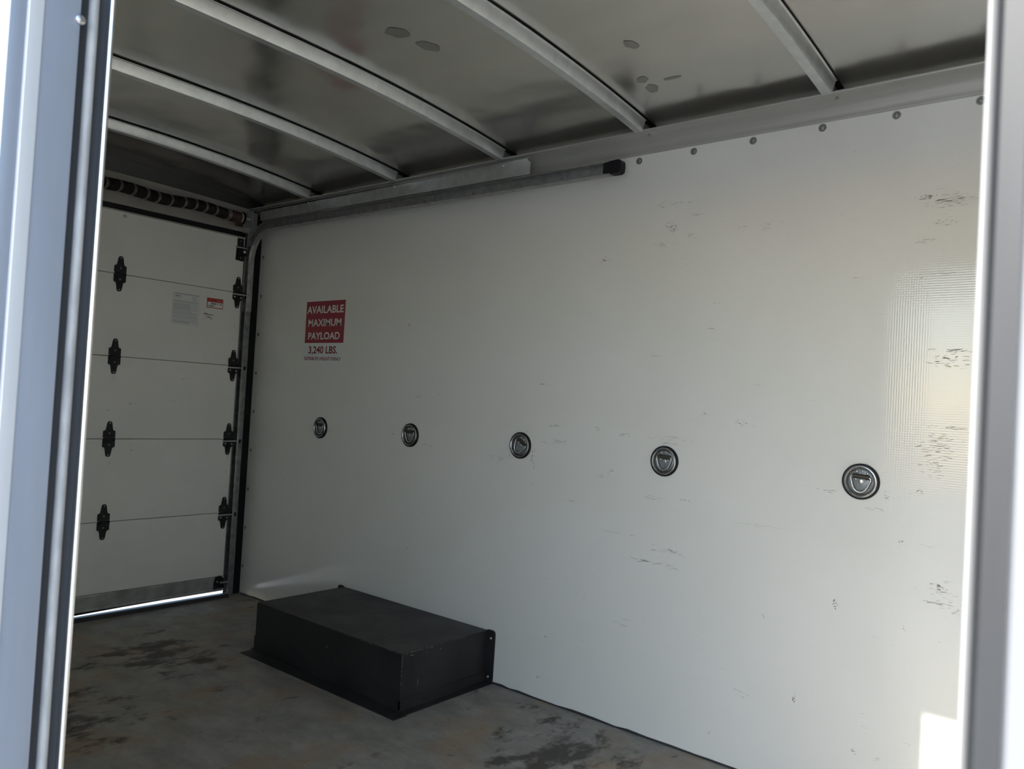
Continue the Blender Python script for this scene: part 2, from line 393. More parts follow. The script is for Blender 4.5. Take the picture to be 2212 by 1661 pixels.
def round_bolt(r, h, seg=14):
    """domed head standing on local z = 0 and pointing to +z"""
    return [(r, 0.0), (r, h * 0.35), (r * 0.86, h * 0.7), (r * 0.5, h * 0.95), (0.0, h)]
def head_mesh(name, r, h, m, washer=0.0, axis=(0, -1, 0), seg=14):
    b = MB()
    if washer: b.lathe([(washer, 0), (washer, h * 0.2), (r, h * 0.22)], (0, 0, 0), axis, None, seg)
    b.lathe(round_bolt(r, h), (0, 0, 0), axis, None, seg)
    return b.mesh(name, m, True)
WALL_MARKS = [(2.395, 1.762, 0.104, 0.019, 2, 8), (2.408, 1.68, 0.045, 0.037, 0, 14), (2.469, 1.647, 0.036, 0.021, 2, 9), (2.369, 1.625, 0.08, 0.022, 2, 9), (2.49, 1.716, 0.066, 0.008, 1, 4), (2.653, 1.658, 0.024, 0.006, 0, 3), (2.731, 1.655, 0.041, 0.023, 2, 8), (2.142, 1.591, 0.043, 0.012, 3, 4), (2.562, 1.342, 0.024, 0.005, 0, 4), (2.373, 1.255, 0.08, 0.006, 2, 4), (1.545, 1.644, 0.03, 0.004, 2, 2), (1.921, 1.542, 0.006, 0.021, 2, 2), (1.163, 1.381, 0.041, 0.012, 3, 3), (1.405, 1.307, 0.037, 0.006, 2, 2), (1.899, 1.147, 0.043, 0.007, 0, 4), (1.255, 1.074, 0.05, 0.01, 2, 4), (1.364, 1.088, 0.032, 0.008, 0, 3), (1.969, 0.995, 0.042, 0.008, 0, 4), (2.156, 0.994, 0.019, 0.014, 0, 4), (2.55, 1.068, 0.025, 0.009, 0, 4), (3.222, 1.677, 0.121, 0.045, 2, 34), (3.177, 1.689, 0.045, 0.013, 0, 8), (3.17, 1.57, 0.057, 0.018, 2, 10), (3.213, 1.616, 0.055, 0.02, 2, 10), (3.207, 1.48, 0.078, 0.007, 2, 6), (3.248, 1.273, 0.097, 0.012, 1, 10), (3.238, 1.248, 0.087, 0.032, 1, 22), (3.256, 1.069, 0.086, 0.007, 0, 9), (3.225, 1.018, 0.087, 0.061, 1, 34), (3.186, 0.895, 0.034, 0.015, 1, 8), (3.216, 0.962, 0.066, 0.049, 2, 20), (3.144, 0.752, 0.016, 0.011, 0, 4), (3.214, 0.753, 0.044, 0.004, 2, 3), (1.099, 0.907, 0.036, 0.016, 1, 5), (1.109, 0.889, 0.038, 0.01, 1, 4), (1.12, 0.868, 0.026, 0.004, 0, 2), (1.297, 0.876, 0.038, 0.012, 1, 5), (1.333, 0.871, 0.022, 0.008, 1, 3), (0.495, 0.906, 0.018, 0.011, 1, 3), (0.661, 0.897, 0.035, 0.03, 1, 5), (1.756, 0.87, 0.016, 0.016, 1, 3), (1.875, 0.879, 0.017, 0.009, 0, 3), (1.844, 0.966, 0.022, 0.007, 1, 3), (2.374, 0.782, 0.076, 0.011, 2, 7), (2.049, 0.735, 0.068, 0.005, 2, 3), (2.248, 0.648, 0.11, 0.005, 2, 4), (2.444, 0.617, 0.11, 0.018, 2, 12), (2.378, 0.571, 0.103, 0.007, 1, 7), (2.455, 0.566, 0.066, 0.015, 2, 6), (2.748, 0.743, 0.157, 0.003, 2, 4), (1.872, 0.851, 0.026, 0.103, 2, 7), (1.701, 0.857, 0.094, 0.018, 2, 6), (1.948, 0.081, 0.021, 0.007, 0, 3), (2.138, 0.253, 0.01, 0.005, 0, 2), (2.774, 0.476, 0.01, 0.012, 0, 5), (2.975, 0.554, 0.016, 0.021, 0, 6), (2.876, 0.258, 0.013, 0.016, 0, 6), (3.043, 0.164, 0.018, 0.009, 0, 6), (3.107, 0.162, 0.028, 0.012, 2, 5), (2.914, 0.873, 0.008, 0.005, 1, 2), (2.946, 0.87, 0.038, 0.008, 1, 6), (3.099, 0.885, 0.015, 0.005, 1, 3), (3.103, 0.868, 0.019, 0.01, 1, 5), (3.072, 0.833, 0.072, 0.005, 2, 4), (2.62, 0.083, 0.012, 0.007, 0, 3), (3.24, 0.637, 0.075, 0.041, 2, 18), (3.236, 0.608, 0.086, 0.005, 0, 6), (3.24, 0.649, 0.026, 0.017, 0, 6), (3.274, 0.596, 0.053, 0.028, 2, 8), (3.159, 0.526, 0.006, 0.012, 0, 3), (3.242, 0.51, 0.006, 0.005, 0, 2), (3.086, 0.489, 0.006, 0.005, 0, 2), (3.067, 0.272, 0.007, 0.005, 0, 2), (3.076, 0.244, 0.035, 0.02, 2, 3), (3.173, 0.225, 0.018, 0.005, 0, 2), (1.984, 0.937, 0.124, 0.013, 2, 5), (1.23, 0.434, 0.011, 0.01, 0, 2), (0.327, 0.629, 0.085, 0.05, 2, 8), (1.071, 0.61, 0.012, 0.036, 2, 3), (2.727, 1.169, 0.029, 0.006, 2, 3), (2.882, 1.125, 0.016, 0.004, 2, 2), (2.679, 1.048, 0.051, 0.017, 1, 8), (2.216, 0.857, 0.03, 0.016, 1, 5), (2.18, 0.834, 0.038, 0.019, 2, 6), (2.423, 0.984, 0.118, 0.021, 2, 9), (2.441, 0.967, 0.084, 0.004, 0, 4), (2.264, 0.982, 0.073, 0.01, 2, 4), (2.024, 0.185, 0.01, 0.005, 2, 1), (1.787, 0.171, 0.067, 0.005, 2, 2), (2.284, 0.357, 0.09, 0.037, 2, 3), (2.578, 0.544, 0.019, 0.004, 2, 2), (1.965, 0.438, 0.017, 0.005, 2, 2), (2.13, 0.404, 0.015, 0.01, 2, 2), (2.461, 0.314, 0.016, 0.009, 2, 2), (2.654, 0.288, 0.015, 0.007, 2, 3), (2.716, 0.228, 0.043, 0.027, 2, 6), (2.457, 1.556, 0.01, 0.031, 2, 3), (2.57, 1.423, 0.038, 0.004, 2, 3), (2.559, 0.308, 0.009, 0.006, 2, 2), (1.98, 0.231, 0.021, 0.007, 0, 3), (0.913, 0.946, 0.025, 0.004, 0, 2), (0.727, 0.994, 0.034, 0.009, 2, 2), (1.6, 1.091, 0.01, 0.007, 0, 1), (2.111, 0.856, 0.012, 0.013, 2, 2), (1.323, 1.158, 0.011, 0.027, 2, 2), (2.074, 1.733, 0.02, 0.007, 2, 2), (2.976, 1.843, 0.006, 0.004, 0, 2), (2.774, 1.661, 0.009, 0.004, 2, 2), (2.989, 1.48, 0.05, 0.005, 2, 3), (3.168, 1.469, 0.023, 0.008, 2, 4), (3.049, 1.372, 0.049, 0.005, 2, 2), (2.5, 0.789, 0.033, 0.009, 0, 2), (0.121, 0.477, 0.025, 0.009, 2, 1), (0.442, 0.449, 0.019, 0.009, 2, 2), (0.469, 0.722, 0.019, 0.009, 0, 2)]
DOOR_MARKS = [(-0.634, 0.967, 0.023, 0.011, 0, 4), (-0.297, 0.986, 0.007, 0.005, 0, 1), (-0.23, 0.977, 0.01, 0.005, 0, 1), (-0.195, 0.948, 0.056, 0.009, 2, 4), (-0.216, 0.959, 0.015, 0.007, 2, 2), (-0.423, 0.99, 0.032, 0.009, 2, 3), (-0.734, 0.934, 0.024, 0.01, 2, 3), (-0.614, 0.755, 0.026, 0.009, 2, 4), (-0.494, 0.46, 0.013, 0.011, 2, 3), (-0.496, 0.357, 0.005, 0.013, 0, 1), (-0.377, 1.098, 0.094, 0.007, 2, 2), (-0.58, 1.801, 0.004, 0.03, 2, 2), (-0.715, 1.083, 0.006, 0.029, 1, 3), (-0.714, 0.696, 0.016, 0.025, 1, 4), (-0.133, 1.346, 0.005, 0.142, 2, 2), (-0.123, 0.658, 0.005, 0.166, 2, 2)]

# ================================================================== THE SETTING
# ground outside (the truck body stands 0.75 m above it)
g = MB().box((-30, -60, -0.95), (34, 30, -0.75)).build('ground', M_ground)
struct(g, 'pale concrete lot outside the truck', 'ground')

# floor
fl = MB().box((-0.12, OUT, -0.06), (XF + 0.06, 0.05, 0.0)).build('floor', M_floor)
struct(fl, 'dark worn truck bed floor with oily brown stains', 'floor')

# far side wall with its woven white liner
wr = MB().box((-0.010, 0.0, 0.0), (XF + 0.06, 0.05, 2.12)).build('wall_right', M_liner)
struct(wr, 'white woven fibreglass side wall with scuffs and scratches', 'wall')

def scuffs(marks, to3, parent, seed):
    rnd = random.Random(seed); b = MB()
    cols = {0: M_s0, 1: M_s1, 2: M_s2, 3: M_s3}
    for (a, c, la, lb, k, n) in marks:
        for i in range(n * 2):
            da = rnd.gauss(0, 0.26) * la; db = rnd.gauss(0, 0.30) * lb
            if lb <= la * 1.2:
                ll = la * rnd.uniform(0.05, 0.42 if n < 8 else 0.22); tt = min(lb * 0.35, 0.0035) * rnd.uniform(0.12, 0.75) + 0.0003; sl = rnd.uniform(-0.18, 0.28)
            else:
                ll = max(la * (0.25 if k == 0 else 0.10), 0.0012); tt = lb * rnd.uniform(0.08, 0.30); sl = rnd.uniform(-0.3, 0.3)
            ll = max(ll, 0.0016)
            m = cols[k]
            if k == 0 and rnd.random() < 0.4: m = M_s4
            if k == 1 and rnd.random() < 0.45: m = M_s2
            if k == 2 and rnd.random() < 0.18: m = M_s4
            pts = []
            for q in range(5): pts.append((-ll / 2 + ll * q / 4, tt * rnd.uniform(0.1, 0.5) * (1 if 0 < q < 4 else 0.15)))
            for q in range(4, -1, -1): pts.append((-ll / 2 + ll * q / 4, -tt * rnd.uniform(0.1, 0.5) * (1 if 0 < q < 4 else 0.15)))
            vs = [to3(a + da + x, c + db + y + sl * x) for x, y in pts]
            b.add(vs, [tuple(range(10))], m)
    o = b.build('scuff_mark', None, parent); o['kind'] = 'stuff'
    o['label'] = 'dark and brown scuff marks on the white surface'
    return o
scuffs(WALL_MARKS, lambda a, c: (a, -0.0004, max(c, 0.004)), wr, 5)
# dark caulk line at the wall foot
cb = MB(); x = 0.0; pts = []
rnd = random.Random(4)
while x < XF:
    pts.append((x, 0.0035 + rnd.random() * 0.005)); x += rnd.uniform(0.03, 0.09)
pts = [(0.0, 0.0)] + pts + [(XF, 0.0)]
cb.prism(pts[::-1], lambda a, c, h: (a, h, c), -0.003, 0.0); cb.build('caulk_line', M_groove, wr)
# pan-head rivets under the top rail and along the rear edge of the liner
rv = head_mesh('rivet', 0.0075, 0.0040, M_dullbolt, 0.0118)
for x, z in [(2.2636, 1.9255), (2.4683, 1.9263), (2.6693, 1.9275), (2.8808, 1.9301), (3.0825, 1.9288), (3.2863, 1.9291), (3.489, 1.929)]: inst('rivet', rv, (x, 0, z), wr)
rv2 = head_mesh('rivet', 0.0050, 0.0045, M_dullbolt, 0.0085)
for x, z in [(0.0155, 1.7596), (0.0171, 1.5544), (0.0145, 1.3522), (0.0154, 1.1504), (0.0155, 0.9492), (0.0138, 0.7481), (0.0111, 0.5449), (0.0082, 0.3444), (0.0062, 0.1442)]: inst('rivet', rv2, (x, 0, z), wr)

# ceiling sheet, crowned
cl = MB(); ny, nx = 40, 24; vs = []; fs = []
for j in range(ny + 1):
    y = -WID - 0.06 + (WID + 0.10) * j / ny
    for i in range(nx + 1): vs.append((-0.06 + (XF + 0.12) * i / nx, y, crown(y) + DEPTH + 0.003))
for j in range(ny):
    for i in range(nx):
        a = j * (nx + 1) + i; fs.append((a, a + 1, a + nx + 2, a + nx + 1))
n0 = len(vs); vs += [(x, y, z + 0.02) for x, y, z in vs]; fs += [tuple(k + n0 for k in f) for f in fs]
cl.add(vs, fs)
ce = cl.build('ceiling', M_ceil, None, True)
struct(ce, 'dull aluminium roof sheet with smudges', 'ceiling')
sm = MB(); rnd = random.Random(8)
for cx, cy, rx, ry in [(1.995, -0.885, 0.040, 0.035), (2.012, -0.78, 0.030, 0.042), (2.446, -0.25, 0.022, 0.030), (2.446, -0.31, 0.022, 0.022), (2.52, -0.50, 0.02, 0.03), (2.53, -0.28, 0.03, 0.01)]:
    pts = []
    for k in range(22):
        t = 2 * math.pi * k / 22; q = 0.85 + 0.12 * math.sin(2 * t + cx * 50) + 0.06 * math.sin(5 * t + cy * 40) + rnd.uniform(-0.02, 0.02); pts.append((cx + rx * q * math.cos(t), cy + ry * q * math.sin(t)))
    sm.add([(x, y, crown(y) + DEPTH + 0.0022) for x, y in pts], [tuple(range(22))])
so = sm.build('smudge', M_smudge, ce); so['kind'] = 'stuff'

# rear frame: header above the roll-up door, dark corner posts
wb = MB()
wb.box((-0.042, -WID - 0.06, 0.040), (-0.030, 0.05, 2.14))
wb.box((-0.12, -WID - 0.06, 1.86), (-0.042, 0.05, 2.14))
wb.box((-0.042, -0.050, 0.0), (-0.0105, 0.05, 2.0))
wb.box((-0.042, -WID - 0.06, 0.0), (-0.0105, -WID + 0.050, 2.0))
wbk = wb.build('wall_back', M_black)
struct(wbk, 'dark rear frame around the roll-up door', 'wall')
hd = MB(); n = 24; pts = []
for i in range(n + 1):
    y = -WID + 0.02 + (WID - 0.105) * i / n; pts.append((y, crown(y) - 0.034 + 0.0))
outline = [(-WID + 0.02, 1.872)] + [(y, 2.0115 - 0.0155 * ((y + 0.78) / 0.69) ** 2 if y > -0.78 else 2.0115) for y, z in pts] + [(-0.085, 1.872)]
hd.prism(outline, lambda a, c, h: (h, a, c), -0.029, -0.004)
hdo = hd.build('header', M_header, wbk)
MB().box((-0.030, -WID + 0.02, 1.98), (-0.026, -0.02, 2.09)).build('upper_sheet', M_upper, wbk)
MB().box((-0.050, -WID + 0.02, 1.843), (-0.006, -0.118, 1.873), None, 0.003).build('black_seal', M_rubber, wbk)
MB().box((-0.029, -0.085, 1.80), (-0.004, -0.035, 1.985), None, 0.002).build('corner_plate', M_galv, wbk)

# front wall
wf = MB().box((XF, -WID - 0.08, 0.0), (XF + 0.05, 0.05, 2.14)).build('wall_front', M_liner)
struct(wf, 'white front wall behind the cab', 'wall')

# near side wall with the side door opening
wl = MB()
for a, b in (((-0.10, OUT + 0.004, 0.0), (DX0 - 0.03, -WID, 2.14)), ((DX1 + 0.035, OUT + 0.004, 0.0), (XF + 0.05, -WID, 2.14)), ((DX0 - 0.03, OUT + 0.004, DZ1 + 0.03), (DX1 + 0.035, -WID, 2.14))):
    wl.box(a, b)
wlo = wl.build('wall_left', M_liner)
struct(wlo, 'near side wall around the open side door', 'wall')
MB().box((-0.12, OUT - 0.002, -0.30), (DX0 - 0.036, OUT + 0.004, 2.16)).build('outer_skin', M_ext, wlo)
MB().box((DX1 + 0.05, OUT - 0.002, -0.30), (XF + 0.1, OUT + 0.004, 2.16)).build('outer_skin', M_ext, wlo)
MB().box((DX0 - 0.036, OUT - 0.002, DZ1 + 0.05), (DX1 + 0.05, OUT + 0.004, 2.16)).build('outer_skin', M_ext, wlo)
MB().box((DX0 - 0.036, OUT - 0.002, -0.30), (DX1 + 0.05, OUT + 0.004, 0.0)).build('outer_skin', M_ext, wlo)

# left door post (frame) : long vertical profiles
up3 = lambda a, c, h: (a, c, h)
t2 = empty('trim_2', (0, 0, 0)); struct(t2, 'aluminium door post with rubber bulb seal, left edge of view', 'door post')
X0 = DX0
MB().prism([(X0 - 0.03, -1.930), (X0 - 0.03, -1.9195), (X0 - 0.004, -1.9195), (X0, -1.9215), (X0 + 0.0005, -1.924), (X0 - 0.0015, -1.9262), (X0 - 0.018, -1.9265), (X0 - 0.018, -1.930)], up3, 0, DZ1 + 0.03).build('inner_lip', M_alum2, t2, True)
MB().prism([(X0 - 0.03, -1.958), (X0 - 0.03, -1.9265), (X0 - 0.0105, -1.9265), (X0 - 0.0105, -1.958)], up3, 0, DZ1 + 0.03).build('groove', M_groove, t2)
bl = [(X0 - 0.0105, -1.9478)] + [(X0 - 0.0095 + 0.0075 * math.sin(t), -1.9422 - 0.0056 * math.cos(t)) for t in [math.pi * k / 10 for k in range(11)]] + [(X0 - 0.0105, -1.9366)]
MB().prism(bl, up3, 0, 1.527).build('bulb_seal', M_bulb, t2, True)
MB().prism([(X0 - 0.03, -1.9985), (X0 - 0.03, -1.958), (X0 - 0.005, -1.958), (X0 - 0.0008, -1.9595), (X0, -1.962), (X0, -1.9985)], up3, 0, DZ1 + 0.03).build('post_face', M_alum, t2, True)
MB().prism([(X0 - 0.036, -2.014), (X0 - 0.03, -1.9985), (X0 + 0.001, -1.9985), (X0 + 0.0012, -2.000), (X0 - 0.001, -2.0125), (X0 - 0.004, -2.014)], up3, 0, DZ1 + 0.03).build('outer_edge', M_lip, t2, True)
MB().prism([(X0 - 0.05, -2.030), (X0 - 0.05, -2.014), (X0 - 0.006, -2.014), (X0 - 0.004, -2.018), (X0 - 0.006, -2.030)], up3, 0, DZ1 + 0.03).build('outer_flange', M_alum, t2, True)
inst('rivet', head_mesh('rivet', 0.0058, 0.0045, M_bolt, 0.0, (1, 0, 0), 20), (X0, -1.9600, 1.4895), t2)
# right door post
t3 = empty('trim_3', (0, 0, 0)); struct(t3, 'aluminium door post with bright lip, right edge of view', 'door post')
X1 = DX1
MB().prism([(X1 + 0.0032, -1.905), (X1 + 0.0003, -1.907), (X1, -1.925), (X1 + 0.0003, -1.9342), (X1 + 0.0013, -1.9352), (X1 + 0.0024, -1.934), (X1 + 0.0040, -1.925), (X1 + 0.0040, -1.905)], up3, 0, DZ1 + 0.03).build('inner_lip', M_lip, t3, True)
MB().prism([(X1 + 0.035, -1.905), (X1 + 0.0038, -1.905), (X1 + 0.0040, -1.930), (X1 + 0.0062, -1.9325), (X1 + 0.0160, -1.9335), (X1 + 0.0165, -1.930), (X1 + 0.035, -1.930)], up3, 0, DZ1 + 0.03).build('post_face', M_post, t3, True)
MB().prism([(X1 + 0.035, -1.930), (X1 + 0.0160, -1.930), (X1 + 0.0165, -1.936), (X1 + 0.019, -1.938), (X1 + 0.035, -1.938)], up3, 0, DZ1 + 0.03).build('groove', M_groove, t3)
MB().prism([(X1 + 0.05, -1.938), (X1 + 0.0200, -1.938), (X1 + 0.0195, -1.944), (X1 + 0.0215, -1.950), (X1 + 0.0270, -2.022), (X1 + 0.0290, -2.030), (X1 + 0.05, -2.030)], up3, 0, DZ1 + 0.03).build('outer_flange', M_flange, t3, True)
# head and sill of the opening
t6 = MB().box((DX0 - 0.036, -2.03, DZ1), (DX1 + 0.05, -1.92, DZ1 + 0.035), None, 0.004).build('trim_4', M_alum)
struct(t6, 'aluminium head of the side door opening', 'door head')

# top side rail (coved aluminium extrusion) along the far wall
t1 = empty('trim_1'); struct(t1, 'coved aluminium top rail between white wall and roof', 'rail')
prof = [(0.0, 1.944), (-0.0035, 1.9445), (-0.0045, 1.951), (-0.0080, 1.9535), (-0.0130, 1.962), (-0.0200, 1.976), (-0.0300, 1.9865), (-0.0420, 1.9915), (-0.074, 1.9945), (-0.0800, 1.9945), (-0.082, 1.9975), (-0.0805, 2.0005), (-0.072, 2.0015), (0.0, 2.0015)]
MB().prism(prof, lambda a, c, h: (h, a, c), -0.05, XF).build('rail_extrusion', M_rail, t1, True)
bt = MB(); bt.lathe([(0.0042, 0), (0.0042, 0.010), (0.003, 0.012), (0, 0.0125)], (0, 0, 0), (0, -0.45, -1), None, 8); btm = bt.mesh('bolt', M_bolt)
for x in (2.926, 2.319): inst('bolt', btm, (x + 0.012, -0.052, 1.9925), t1)

# roof bows
BOW_X = [(2.930, 'galvanised roof bow nearest the side door, first from right'), (2.3185, 'galvanised roof bow, second from right'), (1.7106, 'galvanised roof bow in the middle, ending above the bracket plate end'),
         (1.1080, 'galvanised roof bow, second from the roll-up door'), (0.496, 'galvanised roof bow nearest the roll-up door')]
def bow_mesh():
    b = MB(); n = 36; y0, y1 = -WID + 0.080, -0.080
    sec = [(-0.0285, 0.0015), (-0.0270, 0.0), (-0.0015, 0.0), (0.0, 0.0015), (0.0085, 0.0335), (0.013, 0.0345), (0.013, 0.0362), (-0.041, 0.0362), (-0.041, 0.0345), (-0.0370, 0.0335)]
    vs = []; fs = []; k = len(sec)
    for i in range(n + 1):
        y = y0 + (y1 - y0) * i / n; z = crown(y)
        vs += [(x, y, z + h) for x, h in sec]
    for i in range(n):
        for q in range(k): fs.append((i * k + q, i * k + (q + 1) % k, (i + 1) * k + (q + 1) % k, (i + 1) * k + q))
    fs += [tuple(range(k)), tuple(range(n * k, (n + 1) * k))]
    b.add(vs, fs)
    return b.mesh('bow_channel', M_bow, True)
def tongue_mesh():
    return MB().box((-0.032, -0.040, 0), (-0.002, 0.040, crown(-0.08) + 0.034 - 2.0015)).mesh('end_tongue', M_track)
def foam_mesh():
    b = MB(); n = 30; vs = []; fs = []
    for i in range(n + 1):
        y = -WID + 0.02 + (WID - 0.03) * i / n; z = crown(y)
        vs += [(-0.038, y, z + 0.0362), (0.0100, y, z + 0.0362), (0.0100, y, z + 0.0414), (-0.038, y, z + 0.0414)]
    for i in range(n):
        for q in range(4): fs.append((i * 4 + q, i * 4 + (q + 1) % 4, i * 4 + 4 + (q + 1) % 4, i * 4 + 4 + q))
    b.add(vs, fs); return b.mesh('sealant_tape', M_black)
bm_, tm_, fm_ = bow_mesh(), tongue_mesh(), foam_mesh()
for x, lab in BOW_X:
    e = empty('roof_bow', (x, 0, 0))
    tag(e, lab, 'roof bow', 'roof bows')
    inst('bow_channel', bm_, (0, 0, 0), e); inst('end_tongue', tm_, (0, -0.042, 2.0015), e); inst('end_tongue', tm_, (0, -WID + 0.042, 2.0015), e); inst('sealant_tape', fm_, (0, 0, 0), e)

# ------------------------------------------------------------------ roll-up door
d1 = empty('door_1', (0, 0, 0)); struct(d1, 'white five-panel roll-up rear door with black hinges', 'roll-up door')
SEAM = [1.845, 1.5562, 1.1804, 0.8046, 0.4288, 0.106]
DY0, DY1 = -WID + 0.103, -0.1035
for i in range(5):
    MB().box((-0.022, DY0, SEAM[i + 1] + 0.0012), (0.0, DY1, SEAM[i] - 0.0012), None, 0.0012).build('panel', M_door, d1)
MB().box((-0.020, DY0 + 0.001, 0.10), (-0.004, DY1 - 0.001, 1.84)).build('joint_backing', M_black, d1)
MB().box((-0.018, DY0, 1.8385), (0.0025, DY1 + 0.004, 1.8455), None, 0.001).build('top_trim', M_header, d1)
bar = MB().prism([(-0.022, 0.106), (0.002, 0.106), (0.003, 0.100), (0.0035, 0.044), (0.006, 0.040), (0.006, 0.034), (-0.022, 0.034)], lambda a, c, h: (a, h, c), DY0, DY1).build('bottom_bar', M_doorbar, d1)
MB().prism([(DY0, 0.036), (DY1, 0.036), (DY1, 0.0300), (-0.40, 0.0295), (-0.62, 0.0265), (-0.88, 0.0205), (-1.05, 0.012), (DY0, 0.0115)], lambda a, c, h: (h, a, c), -0.022, -0.002).build('bottom_seal', M_rubber, d1)
scuffs(DOOR_MARKS, lambda a, c: (0.0004, a, c), d1, 9)
inst('rivet', head_mesh('rivet', 0.0095, 0.002, M_galv, 0, (1, 0, 0), 18), (0.0, -0.7156, 1.822), d1)

def hinge_outline():
    r = [(0.0270, 0.0), (0.0270, 0.0355), (0.0235, 0.0375), (0.0170, 0.0400), (0.0148, 0.0460), (0.0120, 0.0640), (0.0108, 0.0715), (0.0080, 0.0780), (0.0035, 0.0805)]
    top = r + [(-a, c) for a, c in reversed(r)]
    bot = [(a, -c) for a, c in top[::-1] if c > 0]
    return top, bot
def hinge_parts(with_roller):
    top, bot = hinge_outline(); to3 = lambda a, c, h: (h, a, c)
    b = MB()
    b.prism(top[:1] + [p for p in top if p[1] > 0.002] + top[-1:], lambda a, c, h: (h, a, c + 0.006 * (1 - min(1, abs(c) / 0.03))), 0.0, 0.0035)
    ups = b.mesh('upper_leaf', M_hinge)
    b2 = MB(); b2.prism([(0.027, -0.001)] + [(a, c) for a, c in bot[::-1]] + [(-0.027, -0.001)], to3, 0.0, 0.0042)
    if with_roller:
        b2.box((0.004, -0.0035, -0.066), (0.0075, 0.0035, -0.032), None, 0.001)
    lows = b2.mesh('lower_leaf', M_hinge)
    b3 = MB()
    for y0, y1 in ((-0.024, -0.009), (-0.008, 0.008), (0.009, 0.024)):
        b3.lathe([(0.0075, y0), (0.0075, y1)], (0.0065, 0, -0.002), (0, 1, 0), None, 12)
    b3.box((0.002, -0.022, -0.018), (0.0085, 0.022, -0.004), None, 0.002)
    kn = b3.mesh('knuckle', M_hinge, True)
    return ups, lows, kn
hb = head_mesh('bolt', 0.0040, 0.0026, M_dullbolt, 0, (1, 0, 0), 12)
hb2 = head_mesh('bolt', 0.0046, 0.0040, M_bolt, 0, (1, 0, 0), 12)
H0 = hinge_parts(False); H1 = hinge_parts(True)
sh = MB(); sh.tube([(0.012, -0.034, -0.010), (0.012, 0.055, -0.010)], 0.0045, None, 10); shm = sh.mesh('roller_stem', M_bolt, True)
wh = MB(); wh.lathe([(0.006, -0.006), (0.0165, -0.006), (0.018, -0.003), (0.018, 0.003), (0.0165, 0.006), (0.006, 0.006)], (0.004, 0.056, -0.010), (0, 1, 0), None, 18); whm = wh.mesh('roller', M_rubber, True)
for z in SEAM[1:5]:
    for y, rol, mir in ((-0.72, False, 1), (-0.1268, True, 1), (-WID + 0.72, False, 1), (-WID + 0.1268, True, -1)):
        e = bpy.data.objects.new('hinge', None); e.empty_display_size = 0.05; e.location = (0.0, y, z)
        if mir < 0: e.scale = (1, -1, 1)
        link(e, d1); e['label'] = 'black steel door hinge'
        for nme, me in zip(('upper_leaf', 'lower_leaf', 'knuckle'), H1 if rol else H0): inst(nme, me, (0, 0, 0), e)
        inst('bolt', hb, (0.0035, 0.0005, 0.0725), e); inst('bolt', hb, (0.0035, 0.0005, 0.0262), e); inst('bolt', hb, (0.0042, 0, -0.0725), e)
        if rol:
            inst('bolt', hb2, (0.0042, -0.0160, -0.0235), e); inst('bolt', hb2, (0.0042, 0.0190, -0.0255), e)
            inst('roller_stem', shm, (0, 0, 0), e); inst('roller', whm, (0, 0, 0), e)
        else: inst('bolt', hb, (0.0042, 0.0, -0.0262), e)
# top roller bracket and bottom bracket
tb = bpy.data.objects.new('roller_bracket', None); tb.location = (0.0, -0.125, 1.775); link(tb, d1); tb['label'] = 'black top roller bracket with bright bolt'
MB().prism([(-0.020, 0.060), (-0.020, 0.010), (-0.024, 0.006), (-0.026, -0.052), (0.012, -0.056), (0.024, -0.050), (0.024, 0.010), (0.014, 0.022), (0.014, 0.060)], lambda a, c, h: (h, a, c), 0.0, 0.005).build('plate', M_hinge, tb)
MB().box((0.005, -0.004, -0.030), (0.022, 0.026, 0.002), None, 0.003).build('roller_carrier', M_hinge, tb)
inst('bolt', head_mesh('bolt', 0.0095, 0.006, M_bolt, 0, (1, 0, 0), 16), (0.020, 0.012, -0.008), tb)
inst('bolt', hb, (0.005, -0.003, 0.046), tb); inst('bolt', hb, (0.005, 0.0, -0.040), tb)
MB().tube([(0.012, -0.034, 0.012), (0.012, 0.060, 0.012)], 0.0045, None, 10).build('roller_stem', M_bolt, tb, True)
bb = bpy.data.objects.new('bottom_bracket', None); bb.location = (0.003, -0.128, 0.075); link(bb, d1); bb['label'] = 'black bottom corner bracket'
MB().prism([(-0.022, 0.030), (-0.030, 0.004), (-0.030, -0.030), (0.022, -0.024), (0.022, 0.020), (0.004, 0.034)], lambda a, c, h: (h, a, c), 0.0, 0.006).build('plate', M_hinge, bb)
MB().box((0.006, -0.030, -0.026), (0.016, 0.024, -0.012), None, 0.003).build('cable_lug', M_hinge, bb)
inst('bolt', hb2, (0.006, -0.014, 0.006), bb)
MB().tube([(0.010, 0.0, 0.0), (0.010, 0.064, 0.0)], 0.0045, None, 10).build('roller_stem', M_bolt, bb, True)

# threshold under the door; daylight shows through the gap above it
th = empty('trim_5', (0, 0, 0)); struct(th, 'metal threshold under the roll-up door with daylight showing above it', 'threshold')
MB().prism([(-0.024, 0.0), (-0.024, 0.0095), (0.004, 0.0100), (0.012, 0.0150), (0.020, 0.0150), (0.030, 0.0060), (0.038, 0.0)], lambda a, c, h: (a, h, c), DY0 - 0.02, -0.085).build('sill_plate', M_groove, th)
MB().box((-0.30, DY0 - 0.05, -0.02), (-0.024, -0.03, 0.0095), None, 0.001).build('outer_step', M_step, th)

